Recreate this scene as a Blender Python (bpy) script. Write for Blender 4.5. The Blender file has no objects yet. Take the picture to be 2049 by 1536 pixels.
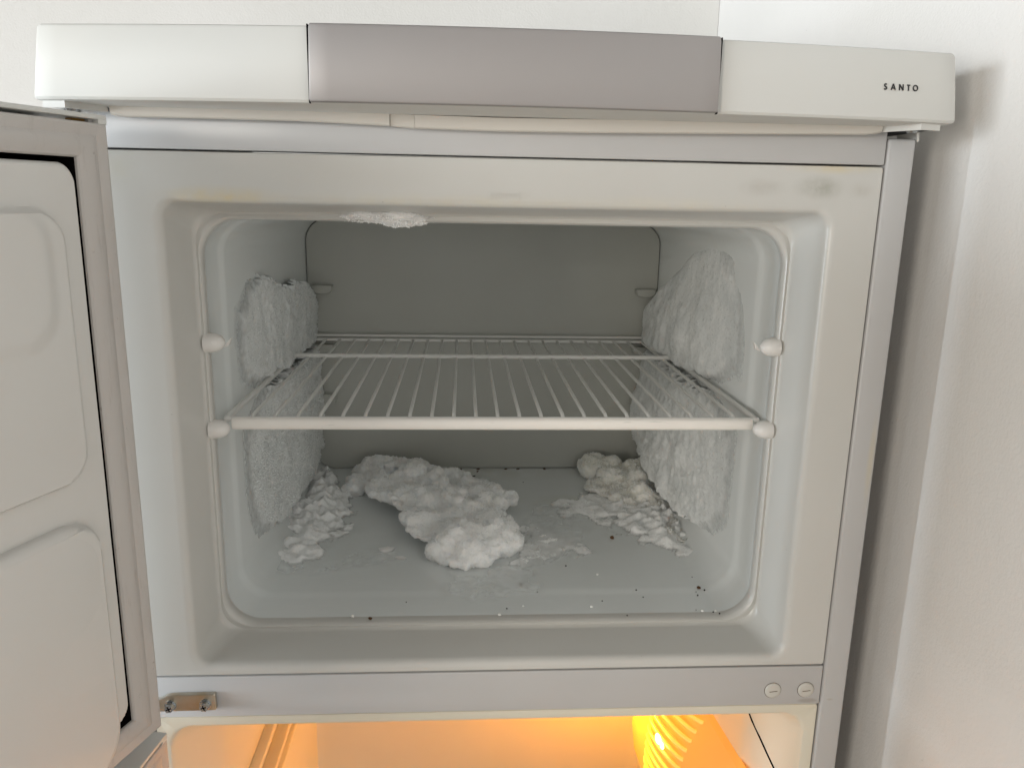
import bpy, bmesh, math, random
from mathutils import Vector, Matrix, noise
R = math.radians
random.seed(7)
sc = bpy.context.scene
COL = sc.collection

# ------------------------------------------------------------------ camera, world, lights, exposure
cam_d = bpy.data.cameras.new("camera"); cam = bpy.data.objects.new("camera", cam_d); COL.objects.link(cam)
cam_d.sensor_width = 36.0; cam_d.lens = 1587.6 / 2049 * 36.0; cam_d.clip_start = 0.01; cam_d.clip_end = 100
rx = Vector((0.99797, -0.06065, 0.01925)); up = Vector((-0.00489, 0.22846, 0.97354)); fw = Vector((0.06344, 0.97166, -0.22770))
m = Matrix((rx, up, -fw)).transposed().to_4x4(); m.translation = (-0.02979, -0.58709, 0.18964)
cam.matrix_world = m
sc.camera = cam

w = bpy.data.worlds.new("World"); sc.world = w; w.use_nodes = True
bg = w.node_tree.nodes["Background"]; bg.inputs[0].default_value = (1.0, 0.955, 0.895, 1); bg.inputs[1].default_value = 0.20

def area(name, loc, target, sx, sy, power, col, spread=180):
    d = bpy.data.lights.new(name, 'AREA'); d.shape = 'RECTANGLE'; d.size = sx; d.size_y = sy
    d.energy = power; d.color = col; d.spread = R(spread)
    o = bpy.data.objects.new(name, d); COL.objects.link(o); o.location = loc
    o.rotation_euler = (Vector(target) - Vector(loc)).to_track_quat('-Z', 'Y').to_euler()
    return o
area("window_light", (-3.20, -1.62, 0.26), (0.345, -0.30, 0.20), 2.10, 0.92, 52, (0.89, 0.955, 1.0), 120)
area("gap_fill_light", (-2.00, -0.18, -0.14), (0.2, 0.02, -0.04), 0.20, 0.50, 2.8, (0.80, 0.91, 1.0), 60)  # added fill lamp, not a window: brightens the recess through the hinge gap
area("room_light", (-1.58, -2.32, 0.16), (0.2, 0.05, 0.0), 0.40, 0.90, 28, (1.0, 0.93, 0.83))
area("room_bounce", (-0.18, -2.75, 0.30), (0.0, 0.0, 0.0), 0.90, 2.0, 5.5, (1.0, 0.955, 0.90))

vs = sc.view_settings; vs.view_transform = 'Standard'; vs.look = 'None'; vs.gamma = 1; vs.use_curve_mapping = False
vs.exposure = 0.0
sc.cycles.max_bounces = 10; sc.cycles.diffuse_bounces = 6; sc.cycles.glossy_bounces = 4; sc.cycles.transparent_max_bounces = 12
sc.cycles.caustics_reflective = False; sc.cycles.caustics_refractive = False

# ------------------------------------------------------------------ materials
def mat(name, base, rough=0.4, metal=0.0, spec=0.5):
    M = bpy.data.materials.new(name); M.use_nodes = True
    b = M.node_tree.nodes["Principled BSDF"]
    b.inputs["Base Color"].default_value = (*base, 1); b.inputs["Roughness"].default_value = rough
    b.inputs["Metallic"].default_value = metal; b.inputs["Specular IOR Level"].default_value = spec
    return M
def N(M, t, **kw):
    n = M.node_tree.nodes.new(t)
    for k, v in kw.items(): setattr(n, k, v)
    return n
def L(M, a, b): M.node_tree.links.new(a, b)
def pos(M):
    if "geo_pos" in M.node_tree.nodes: return M.node_tree.nodes["geo_pos"].outputs["Object"]
    n = N(M, "ShaderNodeTexCoord"); n.name = "geo_pos"; return n.outputs["Object"]
def noise_n(M, scale, detail=4, rough=0.5, vec=None, stretch=None, dist=0.0):
    n = N(M, "ShaderNodeTexNoise"); n.inputs["Scale"].default_value = scale; n.inputs["Detail"].default_value = detail
    n.inputs["Roughness"].default_value = rough; n.inputs["Distortion"].default_value = dist
    v = vec or pos(M)
    if stretch:
        mp = N(M, "ShaderNodeMapping"); mp.inputs["Scale"].default_value = stretch; L(M, v, mp.inputs[0]); v = mp.outputs[0]
    L(M, v, n.inputs["Vector"]); return n.outputs["Fac"]
def rng(M, fac, a, b, c=0.0, d=1.0, smooth=False):
    n = N(M, "ShaderNodeMapRange"); n.inputs[1].default_value = a; n.inputs[2].default_value = b
    n.inputs[3].default_value = c; n.inputs[4].default_value = d
    if smooth: n.interpolation_type = 'SMOOTHSTEP'
    L(M, fac, n.inputs[0]); return n.outputs[0]
def mul(M, a, b):
    n = N(M, "ShaderNodeMath", operation='MULTIPLY')
    for i, s in enumerate((a, b)):
        if isinstance(s, (int, float)): n.inputs[i].default_value = s
        else: L(M, s, n.inputs[i])
    return n.outputs[0]
def mixc(M, fac, a, b, mode='MIX'):
    n = N(M, "ShaderNodeMix", data_type='RGBA', blend_type=mode)
    if isinstance(fac, (int, float)): n.inputs[0].default_value = fac
    else: L(M, fac, n.inputs[0])
    for s, i in ((a, 6), (b, 7)):
        if isinstance(s, tuple): n.inputs[i].default_value = (*s, 1)
        else: L(M, s, n.inputs[i])
    return n.outputs[2]
def bsdf(M): return M.node_tree.nodes["Principled BSDF"]
def bump(M, h, strength, dist, prev=None):
    n = N(M, "ShaderNodeBump"); n.inputs["Strength"].default_value = strength; n.inputs["Distance"].default_value = dist
    L(M, h, n.inputs["Height"])
    if prev: L(M, prev, n.inputs["Normal"])
    L(M, n.outputs[0], bsdf(M).inputs["Normal"]); return n.outputs[0]
def blob(M, c, r, inner=0.0):
    s = N(M, "ShaderNodeVectorMath", operation='SUBTRACT'); L(M, pos(M), s.inputs[0]); s.inputs[1].default_value = c
    d = N(M, "ShaderNodeVectorMath", operation='DIVIDE'); L(M, s.outputs[0], d.inputs[0]); d.inputs[1].default_value = r
    l = N(M, "ShaderNodeVectorMath", operation='LENGTH'); L(M, d.outputs[0], l.inputs[0])
    return rng(M, l.outputs["Value"], inner, 1.0, 1.0, 0.0, True)

def plastic(name, base, alt, rough, grain=0.008, spec=0.5, wob=0.025):
    """moulded or enamelled white surface: faint cloudy tint, uneven gloss, fine grain"""
    M = mat(name, base, rough, 0, spec)
    c = mixc(M, rng(M, noise_n(M, 7, 3, 0.5), 0.25, 0.75), base, alt)
    L(M, c, bsdf(M).inputs["Base Color"])
    L(M, rng(M, noise_n(M, 14, 2), 0.25, 0.75, rough - wob, rough + wob), bsdf(M).inputs["Roughness"])
    h = bump(M, noise_n(M, 900, 2), grain, 0.001)
    bump(M, noise_n(M, 10, 1), 0.02, 0.003, h)
    return M, c

m_liner, c = plastic("liner_plastic", (0.555, 0.55, 0.523), (0.53, 0.52, 0.49), 0.30)
stains = [((0.1895, 0, 0.2005), (0.022, 0.02, 0.0085), (0.30, 0.27, 0.23), 0.38), ((0.2326, 0, 0.2015), (0.024, 0.02, 0.011), (0.22, 0.215, 0.16), 0.55),
          ((0.264, 0, 0.2003), (0.013, 0.02, 0.008), (0.33, 0.30, 0.25), 0.34), ((-0.200, 0, 0.1865), (0.055, 0.012, 0.010), (0.60, 0.47, 0.22), 0.60),
          ((0.245, 0, 0.2155), (0.05, 0.02, 0.006), (0.62, 0.50, 0.27), 0.5), ((-0.270, 0, 0.204), (0.02, 0.02, 0.02), (0.55, 0.52, 0.42), 0.35),
          ((-0.05, 0, 0.186), (0.16, 0.012, 0.007), (0.58, 0.52, 0.36), 0.35), ((0.12, 0, 0.187), (0.12, 0.012, 0.008), (0.60, 0.55, 0.42), 0.35),
          ((0.03, 0.449, -0.155), (0.09, 0.03, 0.03), (0.42, 0.36, 0.24), 0.25), ((0.085, 0.449, -0.165), (0.03, 0.03, 0.02), (0.55, 0.40, 0.18), 0.3)]
for p, r, col, a in stains:
    f = mul(M=m_liner, a=blob(m_liner, p, r), b=rng(m_liner, noise_n(m_liner, 60, 4, 0.6), 0.25, 0.6))
    c = mixc(m_liner, mul(m_liner, f, a), c, col)
# fine scuffs and dark specks
c = mixc(m_liner, mul(m_liner, rng(m_liner, noise_n(m_liner, 420, 1), 0.80, 0.83), 0.5), c, (0.25, 0.22, 0.18))
L(m_liner, c, bsdf(m_liner).inputs["Base Color"])

m_chamber, c = plastic("chamber_plastic", (0.735, 0.76, 0.76), (0.71, 0.74, 0.735), 0.20, 0.008, 0.5, 0.02)
for p, r, col, a in ((( -.02, .44, -.173), (.20, .05, .02), (.62, .62, .55), .5), ((.10, .33, -.173), (.05, .03, .02), (.62, .63, .52), .5), ((.15, .36, -.173), (.03, .02, .02), (.35, .36, .28), .55)):
    c = mixc(m_chamber, mul(m_chamber, mul(m_chamber, blob(m_chamber, p, r), rng(m_chamber, noise_n(m_chamber, 50, 4, 0.6), 0.3, 0.6)), a), c, col)
c = mixc(m_chamber, mul(m_chamber, rng(m_chamber, noise_n(m_chamber, 26, 5, 0.7, None, (1, 2.5, 1)), 0.52, 0.72), 0.35), c, (0.78, 0.80, 0.80))
L(m_chamber, c, bsdf(m_chamber).inputs["Base Color"])
m_back, _ = plastic("back_panel_plastic", (0.43, 0.44, 0.41), (0.40, 0.405, 0.37), 0.42)
m_enamel, c = plastic("white_enamel", (0.49, 0.485, 0.48), (0.465, 0.46, 0.455), 0.33)
c = mixc(m_enamel, mul(m_enamel, blob(m_enamel, (0.269, 0, -0.2265), (0.011, 0.02, 0.0028), 0.4), 0.55), c, (0.30, 0.26, 0.22))
c = mixc(m_enamel, mul(m_enamel, blob(m_enamel, (0.289, 0, -0.226), (0.004, 0.02, 0.0015), 0.2), 0.4), c, (0.35, 0.30, 0.22))
c = mixc(m_enamel, mul(m_enamel, blob(m_enamel, (0.298, 0, -0.01), (0.004, 0.02, 0.05), 0.1), 0.35), c, (0.58, 0.50, 0.30))
L(m_enamel, c, bsdf(m_enamel).inputs["Base Color"])
m_hood, _ = plastic("fascia_plastic", (0.60, 0.597, 0.573), (0.585, 0.58, 0.55), 0.5, 0.01, 0.35)
m_trim, _ = plastic("trim_plastic", (0.56, 0.53, 0.48), (0.53, 0.495, 0.445), 0.45, 0.05)
m_door, _ = plastic("door_liner_plastic", (0.62, 0.61, 0.585), (0.59, 0.575, 0.545), 0.45)
m_peg, _ = plastic("peg_plastic", (0.70, 0.68, 0.65), (0.68, 0.66, 0.63), 0.28)
m_cap, _ = plastic("cap_plastic", (0.55, 0.535, 0.49), (0.53, 0.51, 0.465), 0.35)
m_wire, _ = plastic("coated_wire", (0.70, 0.70, 0.68), (0.67, 0.665, 0.64), 0.33)
m_sleeve, c = plastic("sleeve_plastic", (0.86, 0.835, 0.79), (0.83, 0.80, 0.75), 0.36)
c = mixc(m_sleeve, mul(m_sleeve, rng(m_sleeve, noise_n(m_sleeve, 60, 3, 0.7, None, (0.5, 1, 6)), 0.68, 0.72), 0.35), c, (0.4, 0.42, 0.38))
L(m_sleeve, c, bsdf(m_sleeve).inputs["Base Color"])

m_gasket, c = plastic("gasket_rubber", (0.50, 0.475, 0.45), (0.455, 0.425, 0.40), 0.6, 0.06)
st = noise_n(m_gasket, 30, 5, 0.7, None, (9, 9, 1))
c = mixc(m_gasket, mul(m_gasket, rng(m_gasket, st, 0.56, 0.75), 0.3), c, (0.24, 0.20, 0.18))
c = mixc(m_gasket, mul(m_gasket, rng(m_gasket, noise_n(m_gasket, 130, 4, 0.65), 0.68, 0.76), 0.55), c, (0.17, 0.13, 0.11))
L(m_gasket, c, bsdf(m_gasket).inputs["Base Color"])

m_silver = mat("silver_paint", (0.47, 0.45, 0.445), 0.50, 0.45)
L(m_silver, mixc(m_silver, rng(m_silver, noise_n(m_silver, 7, 4), 0.35, 0.65), (0.335, 0.312, 0.302), (0.32, 0.302, 0.296)), bsdf(m_silver).inputs["Base Color"])
bump(m_silver, noise_n(m_silver, 2500, 2), 0.08, 0.0006)
m_steel = mat("zinc_steel", (0.40, 0.42, 0.43), 0.25, 1.0)
L(m_steel, rng(m_steel, noise_n(m_steel, 120, 4, 0.6, None, (1, 1, 6)), 0.3, 0.7, 0.15, 0.35), bsdf(m_steel).inputs["Roughness"])
m_brass = mat("passivated_steel", (0.55, 0.45, 0.30), 0.34, 1.0)
L(m_brass, mixc(m_brass, rng(m_brass, noise_n(m_brass, 60, 4), 0.35, 0.65), (0.56, 0.53, 0.46), (0.50, 0.40, 0.27)), bsdf(m_brass).inputs["Base Color"])
m_dark = mat("dark_steel", (0.05, 0.055, 0.06), 0.45, 0.6)
m_black = mat("black_ink", (0.012, 0.012, 0.014), 0.5)
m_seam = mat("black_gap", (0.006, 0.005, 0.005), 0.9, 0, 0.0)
m_amber = mat("amber_foam", (0.26, 0.14, 0.03), 0.7)

def wall_mat(name, a, b):
    M = mat(name, a, 0.75, 0, 0.3)
    c = mixc(M, rng(M, noise_n(M, 5, 4), 0.35, 0.65), a, b)
    c = mixc(M, mul(M, rng(M, noise_n(M, 130, 1), 0.80, 0.83), 0.45), c, (0.45, 0.43, 0.40))
    L(M, c, bsdf(M).inputs["Base Color"])
    h = bump(M, noise_n(M, 330, 3, 0.55), 0.22, 0.002)
    bump(M, noise_n(M, 60, 2), 0.10, 0.004, h)
    return M
m_wall = wall_mat("painted_plaster", (0.72, 0.705, 0.68), (0.70, 0.685, 0.655))
m_wall2 = wall_mat("painted_plaster_side", (0.80, 0.785, 0.765), (0.78, 0.765, 0.74))

m_ice = mat("frost_ice", (0.78, 0.79, 0.775), 0.55, 0, 0.4)
ib = bsdf(m_ice)
c = mixc(m_ice, rng(m_ice, noise_n(m_ice, 38, 6, 0.65), 0.35, 0.62), (0.86, 0.875, 0.875), (0.94, 0.94, 0.93))
c = mixc(m_ice, mul(m_ice, rng(m_ice, noise_n(m_ice, 330, 3, 0.7), 0.48, 0.66), 0.30), c, (0.62, 0.65, 0.66))
L(m_ice, c, ib.inputs["Base Color"])
ib.inputs["Subsurface Weight"].default_value = 1.0; ib.inputs["Subsurface Radius"].default_value = (1.0, 1.1, 1.2); ib.inputs["Subsurface Scale"].default_value = 0.012
L(m_ice, rng(m_ice, noise_n(m_ice, 300, 2), 0.35, 0.7, 0.25, 0.7), ib.inputs["Roughness"])
bump(m_ice, noise_n(m_ice, 420, 4, 0.65), 0.25, 0.0012)
m_needle = mat("ice_needles", (0.93, 0.94, 0.935), 0.35, 0, 0.5)
m_needle2 = mat("frost_needle_ice", (0.80, 0.82, 0.815), 0.35, 0, 0.5)
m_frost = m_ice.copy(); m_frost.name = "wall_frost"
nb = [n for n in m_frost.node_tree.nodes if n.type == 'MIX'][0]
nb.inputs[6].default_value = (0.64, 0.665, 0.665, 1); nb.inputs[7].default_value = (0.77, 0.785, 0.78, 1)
m_slush = m_ice.copy(); m_slush.name = "slush_ice"
for mm in (m_frost, m_slush):
    bsdf(mm).inputs["Subsurface Weight"].default_value = 0.0
    at_ = N(mm, "ShaderNodeAttribute"); at_.attribute_name = "film"
    nz_ = N(mm, "ShaderNodeTexNoise"); nz_.inputs["Scale"].default_value = 160; nz_.inputs["Detail"].default_value = 4
    tc_ = N(mm, "ShaderNodeTexCoord"); L(mm, tc_.outputs["Object"], nz_.inputs["Vector"])
    ad_ = N(mm, "ShaderNodeMath", operation='ADD'); L(mm, at_.outputs["Fac"], ad_.inputs[0]); L(mm, rng(mm, nz_.outputs["Fac"], 0.3, 0.7, -0.12, 0.10), ad_.inputs[1])
    L(mm, rng(mm, ad_.outputs[0], 0.05, 0.95), bsdf(mm).inputs["Alpha"])
m_ice_yel = m_ice.copy(); m_ice_yel.name = "yellowed_ice"
nb = [n for n in m_ice_yel.node_tree.nodes if n.type == 'MIX'][0]
nb.inputs[6].default_value = (0.83, 0.82, 0.74, 1); nb.inputs[7].default_value = (0.93, 0.925, 0.88, 1)
m_film = mat("thin_ice", (0.93, 0.95, 0.95), 0.28, 0, 0.5)
fm = rng(m_film, noise_n(m_film, 22, 4, 0.55, None, (1, 1, 1), 0.2), 0.36, 0.64, 0.05, 0.50)
at = N(m_film, "ShaderNodeAttribute"); at.attribute_name = "film"
L(m_film, mul(m_film, fm, at.outputs["Fac"]), bsdf(m_film).inputs["Alpha"])

m_crumb = mat("brown_crumb", (0.10, 0.045, 0.015), 0.8)
m_crumb_d = mat("dark_crumb", (0.02, 0.018, 0.015), 0.8)
m_grain = mat("white_grain", (0.85, 0.85, 0.83), 0.6)

# ------------------------------------------------------------------ mesh helpers
def finish(bm, name, material, parent=None, angle=35, smooth=True):
    bmesh.ops.remove_doubles(bm, verts=bm.verts, dist=1e-6)
    bmesh.ops.recalc_face_normals(bm, faces=bm.faces)
    for f in bm.faces: f.smooth = smooth
    for e in bm.edges:
        e.smooth = not (len(e.link_faces) == 2 and e.calc_face_angle(0) > R(angle))
    me = bpy.data.meshes.new(name); bm.to_mesh(me); bm.free()
    o = bpy.data.objects.new(name, me); COL.objects.link(o); me.materials.append(material)
    if parent: o.parent = parent
    return o
def empty(name, loc=(0, 0, 0)):
    o = bpy.data.objects.new(name, None); COL.objects.link(o); o.location = loc; o.empty_display_size = 0.05; return o
def tag(o, label=None, cat=None, group=None, kind=None):
    if label: o["label"] = label
    if cat: o["category"] = cat
    if group: o["group"] = group
    if kind: o["kind"] = kind
    return o
def add_box(bm, x0, x1, y0, y1, z0, z1, bev=0.0, seg=2, M=None):
    r = bmesh.ops.create_cube(bm, size=1)
    vs_ = r["verts"]
    for v in vs_:
        v.co = Vector(((x0 + x1) / 2 + v.co.x * (x1 - x0), (y0 + y1) / 2 + v.co.y * (y1 - y0), (z0 + z1) / 2 + v.co.z * (z1 - z0)))
    if bev > 0:
        es = list({e for v in vs_ for e in v.link_edges})
        r2 = bmesh.ops.bevel(bm, geom=es, offset=bev, segments=seg, affect='EDGES', profile=0.5, clamp_overlap=True)
        vs_ = list({v for f in r2["faces"] for v in f.verts} | {v for v in vs_ if v.is_valid})
    if M is not None:
        for v in vs_: v.co = M @ v.co
def box(name, dims, material, parent=None, bev=0.0, seg=2):
    bm = bmesh.new(); add_box(bm, *dims, bev, seg); return finish(bm, name, material, parent)
def rrect(hx0, hx1, zb, zt, r, seg=10):
    """closed outline (x,z) with rounded corners, same count for any size"""
    r = min(r, (hx1 - hx0) / 2 * .999, (zt - zb) / 2 * .999)
    pts = []
    for cx_, cz_, a0 in ((hx1 - r, zt - r, 0), (hx0 + r, zt - r, 90), (hx0 + r, zb + r, 180), (hx1 - r, zb + r, 270)):
        for k in range(seg + 1):
            a = R(a0 + 90 * k / seg); pts.append((cx_ + r * math.cos(a), cz_ + r * math.sin(a)))
    return pts
def loft(bm, loops, cap_end=False, cap_start=False):
    rows = [[bm.verts.new(p) for p in lp] for lp in loops]
    for a, b in zip(rows, rows[1:]):
        n = len(a)
        for i in range(n): bm.faces.new((a[i], a[(i + 1) % n], b[(i + 1) % n], b[i]))
    if cap_end: bm.faces.new(rows[-1])
    if cap_start: bm.faces.new(rows[0])
def add_tube(bm, pts, r, n=10, cap=True):
    pts = [Vector(p) for p in pts]; loops = []
    for i, p in enumerate(pts):
        d = (pts[min(i + 1, len(pts) - 1)] - pts[max(i - 1, 0)]).normalized()
        a = d.cross(Vector((0, 0, 1)) if abs(d.z) < 0.9 else Vector((1, 0, 0))).normalized(); b = d.cross(a)
        loops.append([p + (a * math.cos(2 * math.pi * k / n) + b * math.sin(2 * math.pi * k / n)) * r for k in range(n)])
    loft(bm, loops, cap, cap)
def tube(name, pts, r, material, parent=None, n=10):
    bm = bmesh.new(); add_tube(bm, pts, r, n); return finish(bm, name, material, parent, 50)
def add_disc_cyl(bm, c, axis, r, h, n=20, r2=None):
    """short cylinder starting at c, pointing along axis"""
    c = Vector(c); ax = Vector(axis).normalized(); r2 = r if r2 is None else r2
    a = ax.cross(Vector((0, 0, 1)) if abs(ax.z) < 0.9 else Vector((1, 0, 0))).normalized(); b = ax.cross(a)
    loops = [[c + ax * t + (a * math.cos(2 * math.pi * k / n) + b * math.sin(2 * math.pi * k / n)) * q for k in range(n)] for t, q in ((0, r), (h, r2))]
    loft(bm, loops, True, True)
def cauli(p, s): return .45 - noise.voronoi(Vector(p) * s)[0][0]
def fbm(p, s, oct_=4):
    return noise.fractal(Vector(p) * s, 1.0, 2.0, oct_, noise_basis='PERLIN_ORIGINAL')

# ------------------------------------------------------------------ setting: the two walls of the corner
wx, wy = 0.345, 0.652
o = box("back_wall", (-3.0, wx, wy, wy + 0.12, -1.75, 1.0), m_wall); tag(o, kind="structure")
o = box("side_wall", (wx + 0.0005, wx + 0.12, -2.6, wy + 0.12, -1.75, 1.0), m_wall2); tag(o, kind="structure")

m_floor = mat("floor_boards", (0.20, 0.15, 0.11), 0.5)
L(m_floor, mixc(m_floor, rng(m_floor, noise_n(m_floor, 3, 5, 0.6, None, (1, 12, 1)), 0.35, 0.65), (0.36, 0.30, 0.24), (0.27, 0.22, 0.17)), bsdf(m_floor).inputs["Base Color"])
o = box("floor", (-3.0, wx, -2.6, wy, -1.80, -1.702), m_floor); tag(o, kind="structure")

# ------------------------------------------------------------------ the fridge-freezer
FR = empty("fridge_freezer", (0, 0, -1.70))
tag(FR, "white top freezer refrigerator with freezer and fridge compartments standing open", "refrigerator")
def P(o):
    o.parent = FR; o.matrix_parent_inverse = Matrix.Translation((0, 0, 1.70)); return o
SX = 0.2804; CX_ = 0.3020
# cabinet sides (front edge shows as a strip), back and floor of the cabinet
for s in (-1, 1):
    x0, x1 = sorted((s * (SX + 0.0006), s * CX_))
    P(box("cabinet_side", (x0, x1, 0.0, 0.60, -1.66, 0.2375), m_enamel, None, 0.0022, 3))
P(box("cabinet_back", (-CX_ + 0.003, CX_ - 0.003, 0.585, 0.599, -1.655, 0.2442), m_enamel))
P(box("cabinet_base", (-SX, SX, 0.03, 0.58, -1.66, -1.62), m_dark))
P(box("top_panel", (-SX + 0.0008, SX - 0.0008, 0.0, 0.02, 0.2184, 0.2440), m_enamel, None, 0.0009, 2))
P(box("cross_rail", (-SX + 0.0006, SX - 0.0006, 0.0, 0.022, -0.2303, -0.1934), m_enamel, None, 0.0012, 2))

# freezer liner: flange, recess, bead and chamber lofted as one moulding
ll = [(.2796, .2172, -.1921, .002, .010), (.2796, .2172, -.1921, .002, .0008), (.2790, .2166, -.1915, .002, .0),
      (.2488, .1886, -.1888, .0175, .0), (.2462, .1860, -.1862, .0155, .0004), (.2440, .1840, -.1842, .0138, .0017), (.2428, .1828, -.183, .0128, .0040), (.2422, .1822, -.1824, .0122, .0065),
      (.2372, .1765, -.1800, .017, .0430), (.2364, .1754, -.1794, .019, .0465), (.2352, .1740, -.1784, .022, .0482),
      (.2344, .1729, -.1774, .0245, .0478), (.2335, .1716, -.1764, .0272, .0474), (.2325, .1705, -.1755, .0290, .0486), (.2319, .1698, -.1748, .0300, .0515), (.2319, .1697, -.1745, .0300, .0560),
      (.2326, .1702, -.1745, .0300, .0590), (.2334, .1702, -.1742, .0300, .0640), (.2330, .1692, -.1740, .0300, .0900), (.2324, .1688, -.1738, .0300, .0960), (.2312, .1682, -.1733, .0300, .1000), (.2306, .1678, -.1731, .0300, .1060), (.2294, .1610, -.1730, .0290, .4400), (.2294, .1608, -.1729, .0290, .4560)]
bm = bmesh.new()
loft(bm, [[(x, y, z) for x, z in rrect(-hx, hx, zb, zt, r, 12)] for hx, zt, zb, r, y in ll[:17]])
freezer_liner = P(finish(bm, "freezer_liner", m_liner, None, 40))
bm = bmesh.new()
loft(bm, [[(x, y, z) for x, z in rrect(-hx, hx, zb, zt, r, 12)] for hx, zt, zb, r, y in ll[16:]])
P(finish(bm, "freezer_chamber", m_chamber, None, 40))
bm = bmesh.new()
loft(bm, [[(x, y, z) for x, z in rrect(-hx, hx, zb, zt, r, 12)] for hx, zt, zb, r, y in
          ((.2287, .1601, -.1722, .0283, .462), (.2287, .1601, -.1722, .0283, .4522), (.2279, .1593, -.1714, .0275, .4510))], True)
P(finish(bm, "back_panel", m_back, None, 40))
P(box("insulation_core", (-.25, .25, 0.464, 0.58, -.19, .19), m_seam))

# shelf pegs at the front rim and half-round ledges on the back panel
def peg(x, z, s, clip):
    bm = bmesh.new(); n = 18; loops = []
    for k in range(11):
        t = k / 10.0
        if t < 0.3: xx, r = t / 0.3 * 0.0045, 0.0080
        else:
            a = (t - 0.3) / 0.7 * math.pi / 2; xx, r = 0.0045 + 0.0110 * math.sin(a), max(0.0080 * math.cos(a), 0.0002)
        loops.append([(x - s * (xx - 0.006), 0.0520 + r * 1.05 * math.cos(2 * math.pi * i / n), z + r * math.sin(2 * math.pi * i / n)) for i in range(n)])
    loft(bm, loops, True, True)
    o = P(finish(bm, "shelf_peg", m_peg, None, 50))
    if clip:
        bm = bmesh.new()
        loft(bm, [[(x - s * a, 0.0560 + d, z + q) for a, q in ((.0070, -.0045), (.0112, -.0030), (.0138, .0035), (.0112, .0012))] for d in (0, .0035)], True, True)
        f = finish(bm, "clip_tip", m_peg); f.parent = o
for s in (-1, 1):
    peg(s * 0.2285, 0.0726, s, True); peg(s * 0.2290, 0.0010, s, False)
def ledge(x, z, w_, hgt, down, depth=0.013):
    bm = bmesh.new(); out = []
    for k in range(13):
        a = math.pi * k / 12
        out.append((math.copysign(abs(math.cos(a)) ** 0.55, math.cos(a)) * w_ / 2, -hgt * math.sin(a) ** 0.6 if down else hgt * math.sin(a) ** 0.6))
    loft(bm, [[(x + a * q, 0.4512 - d, z + b * q) for a, b in out] for d, q in ((-.002, 1), (depth - .0015, 1), (depth, .93))], True)
    P(finish(bm, "rear_ledge", m_back, None, 40))
for x in (-0.2083, 0.2110):
    ledge(x, 0.0765, 0.026, 0.0105, True); ledge(x, -0.0775, 0.0265, 0.0115, False)
    ledge(x, -0.0005, 0.028, 0.011, True, 0.009)
    P(box("slot", (x - .0135, x + .0135, 0.4500, 0.4512, 0.0026, 0.0072), m_seam))

# embossed star mark on the flange
bm = bmesh.new()
def stroke(bm, a, b, wd, y0, y1, yf=None):
    a, b = Vector(a), Vector(b); d = (b - a).normalized(); n = Vector((-d.y, d.x)) * wd / 2
    q = [a + n, a - n, b - n, b + n]
    f = yf or (lambda x: 0.0)
    lo = [[(p.x, f(p.x) + y, p.y) for p in q] for y in (y0, y1)]
    loft(bm, lo, True, True)
def star(bm, cx, cz, r, wd):
    for k in range(3):
        a = R(90 + 60 * k); stroke(bm, (cx - r * math.cos(a), cz - r * math.sin(a)), (cx + r * math.cos(a), cz + r * math.sin(a)), wd, 0.0003, -0.00025 - .00004 * k)
for x in (-0.0092, 0.0110): stroke(bm, (x, 0.1884), (x, 0.1940), 0.0006, 0.0003, -0.0006)
star(bm, -0.0053, 0.1912, 0.0024, 0.0007)
for x in (0.0006, 0.0043, 0.0080): star(bm, x, 0.1912, 0.0014, 0.0005)
stroke(bm, (-0.0021, 0.1888), (-0.0021, 0.1936), 0.0004, 0.0003, -0.0004)
P(finish(bm, "star_mark", m_liner))

# ---- top fascia: bulging front, silver grip, lettering, end lips
def FX(x, z): return .0025 + x * (1 + .0105 * (.268 - z) / .0225 * abs(x) / .302) * (.3036 / .302)
def yf(x): return -0.0605 + 0.0265 * (x / 0.302) ** 2
def curved(name, x0, x1, prof, material, n=24, zoff=None, end_bev=0.0):
    """profile of (y offset from the bulging front, z) carried along x; ends drawn in for a soft edge"""
    bm = bmesh.new(); xs = [x0 + (x1 - x0) * k / n for k in range(n + 1)]
    if end_bev: xs = [x0, x0 + end_bev * .35, x0 + end_bev] + xs[1:-1] + [x1 - end_bev, x1 - end_bev * .35, x1]
    cy = sum(p[0] for p in prof) / len(prof); cz = sum(p[1] for p in prof) / len(prof); loops = []
    for x in xs:
        t = min(x - x0, x1 - x); sh = 0.0
        if end_bev and t < end_bev: sh = end_bev * (1 - math.sqrt(max(0, 1 - (1 - t / end_bev) ** 2)))
        zo = zoff(x) if zoff else 0.0
        loops.append([(FX(x, z), yf(x) + y + (sh if y < cy else 0), z + zo + (sh if z < cz else -sh) * .8) for y, z in prof])
    loft(bm, loops, True, True)
    return finish(bm, name, material, None, 30)
fas = [(0.56, 0.2442), (0.050, 0.2442), (0.004, 0.2450), (0.0012, 0.2456), (0.0, 0.2472), (-0.0006, 0.268), (0.0002, 0.2885), (0.0012, 0.2901), (0.0030, 0.2908), (0.56, 0.2908)]
fascia = P(curved("top_fascia", -CX_, CX_, fas, m_hood, 40, None, 0.0028))
grip_p = [(0.02, 0.2457), (-0.0030, 0.2457), (-0.0044, 0.2461), (-0.0050, 0.2474), (-0.0054, 0.268), (-0.0050, 0.2888), (-0.0044, 0.2906), (-0.0028, 0.2914), (0.02, 0.2914)]
for nm, x0, x1, mt, dz, yo in (("grip_panel", -0.1266, 0.1302, m_silver, 0, 0), ):
    g = curved(nm, x0, x1, grip_p, mt, 20, None, 0.0012); g.parent = fascia
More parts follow.
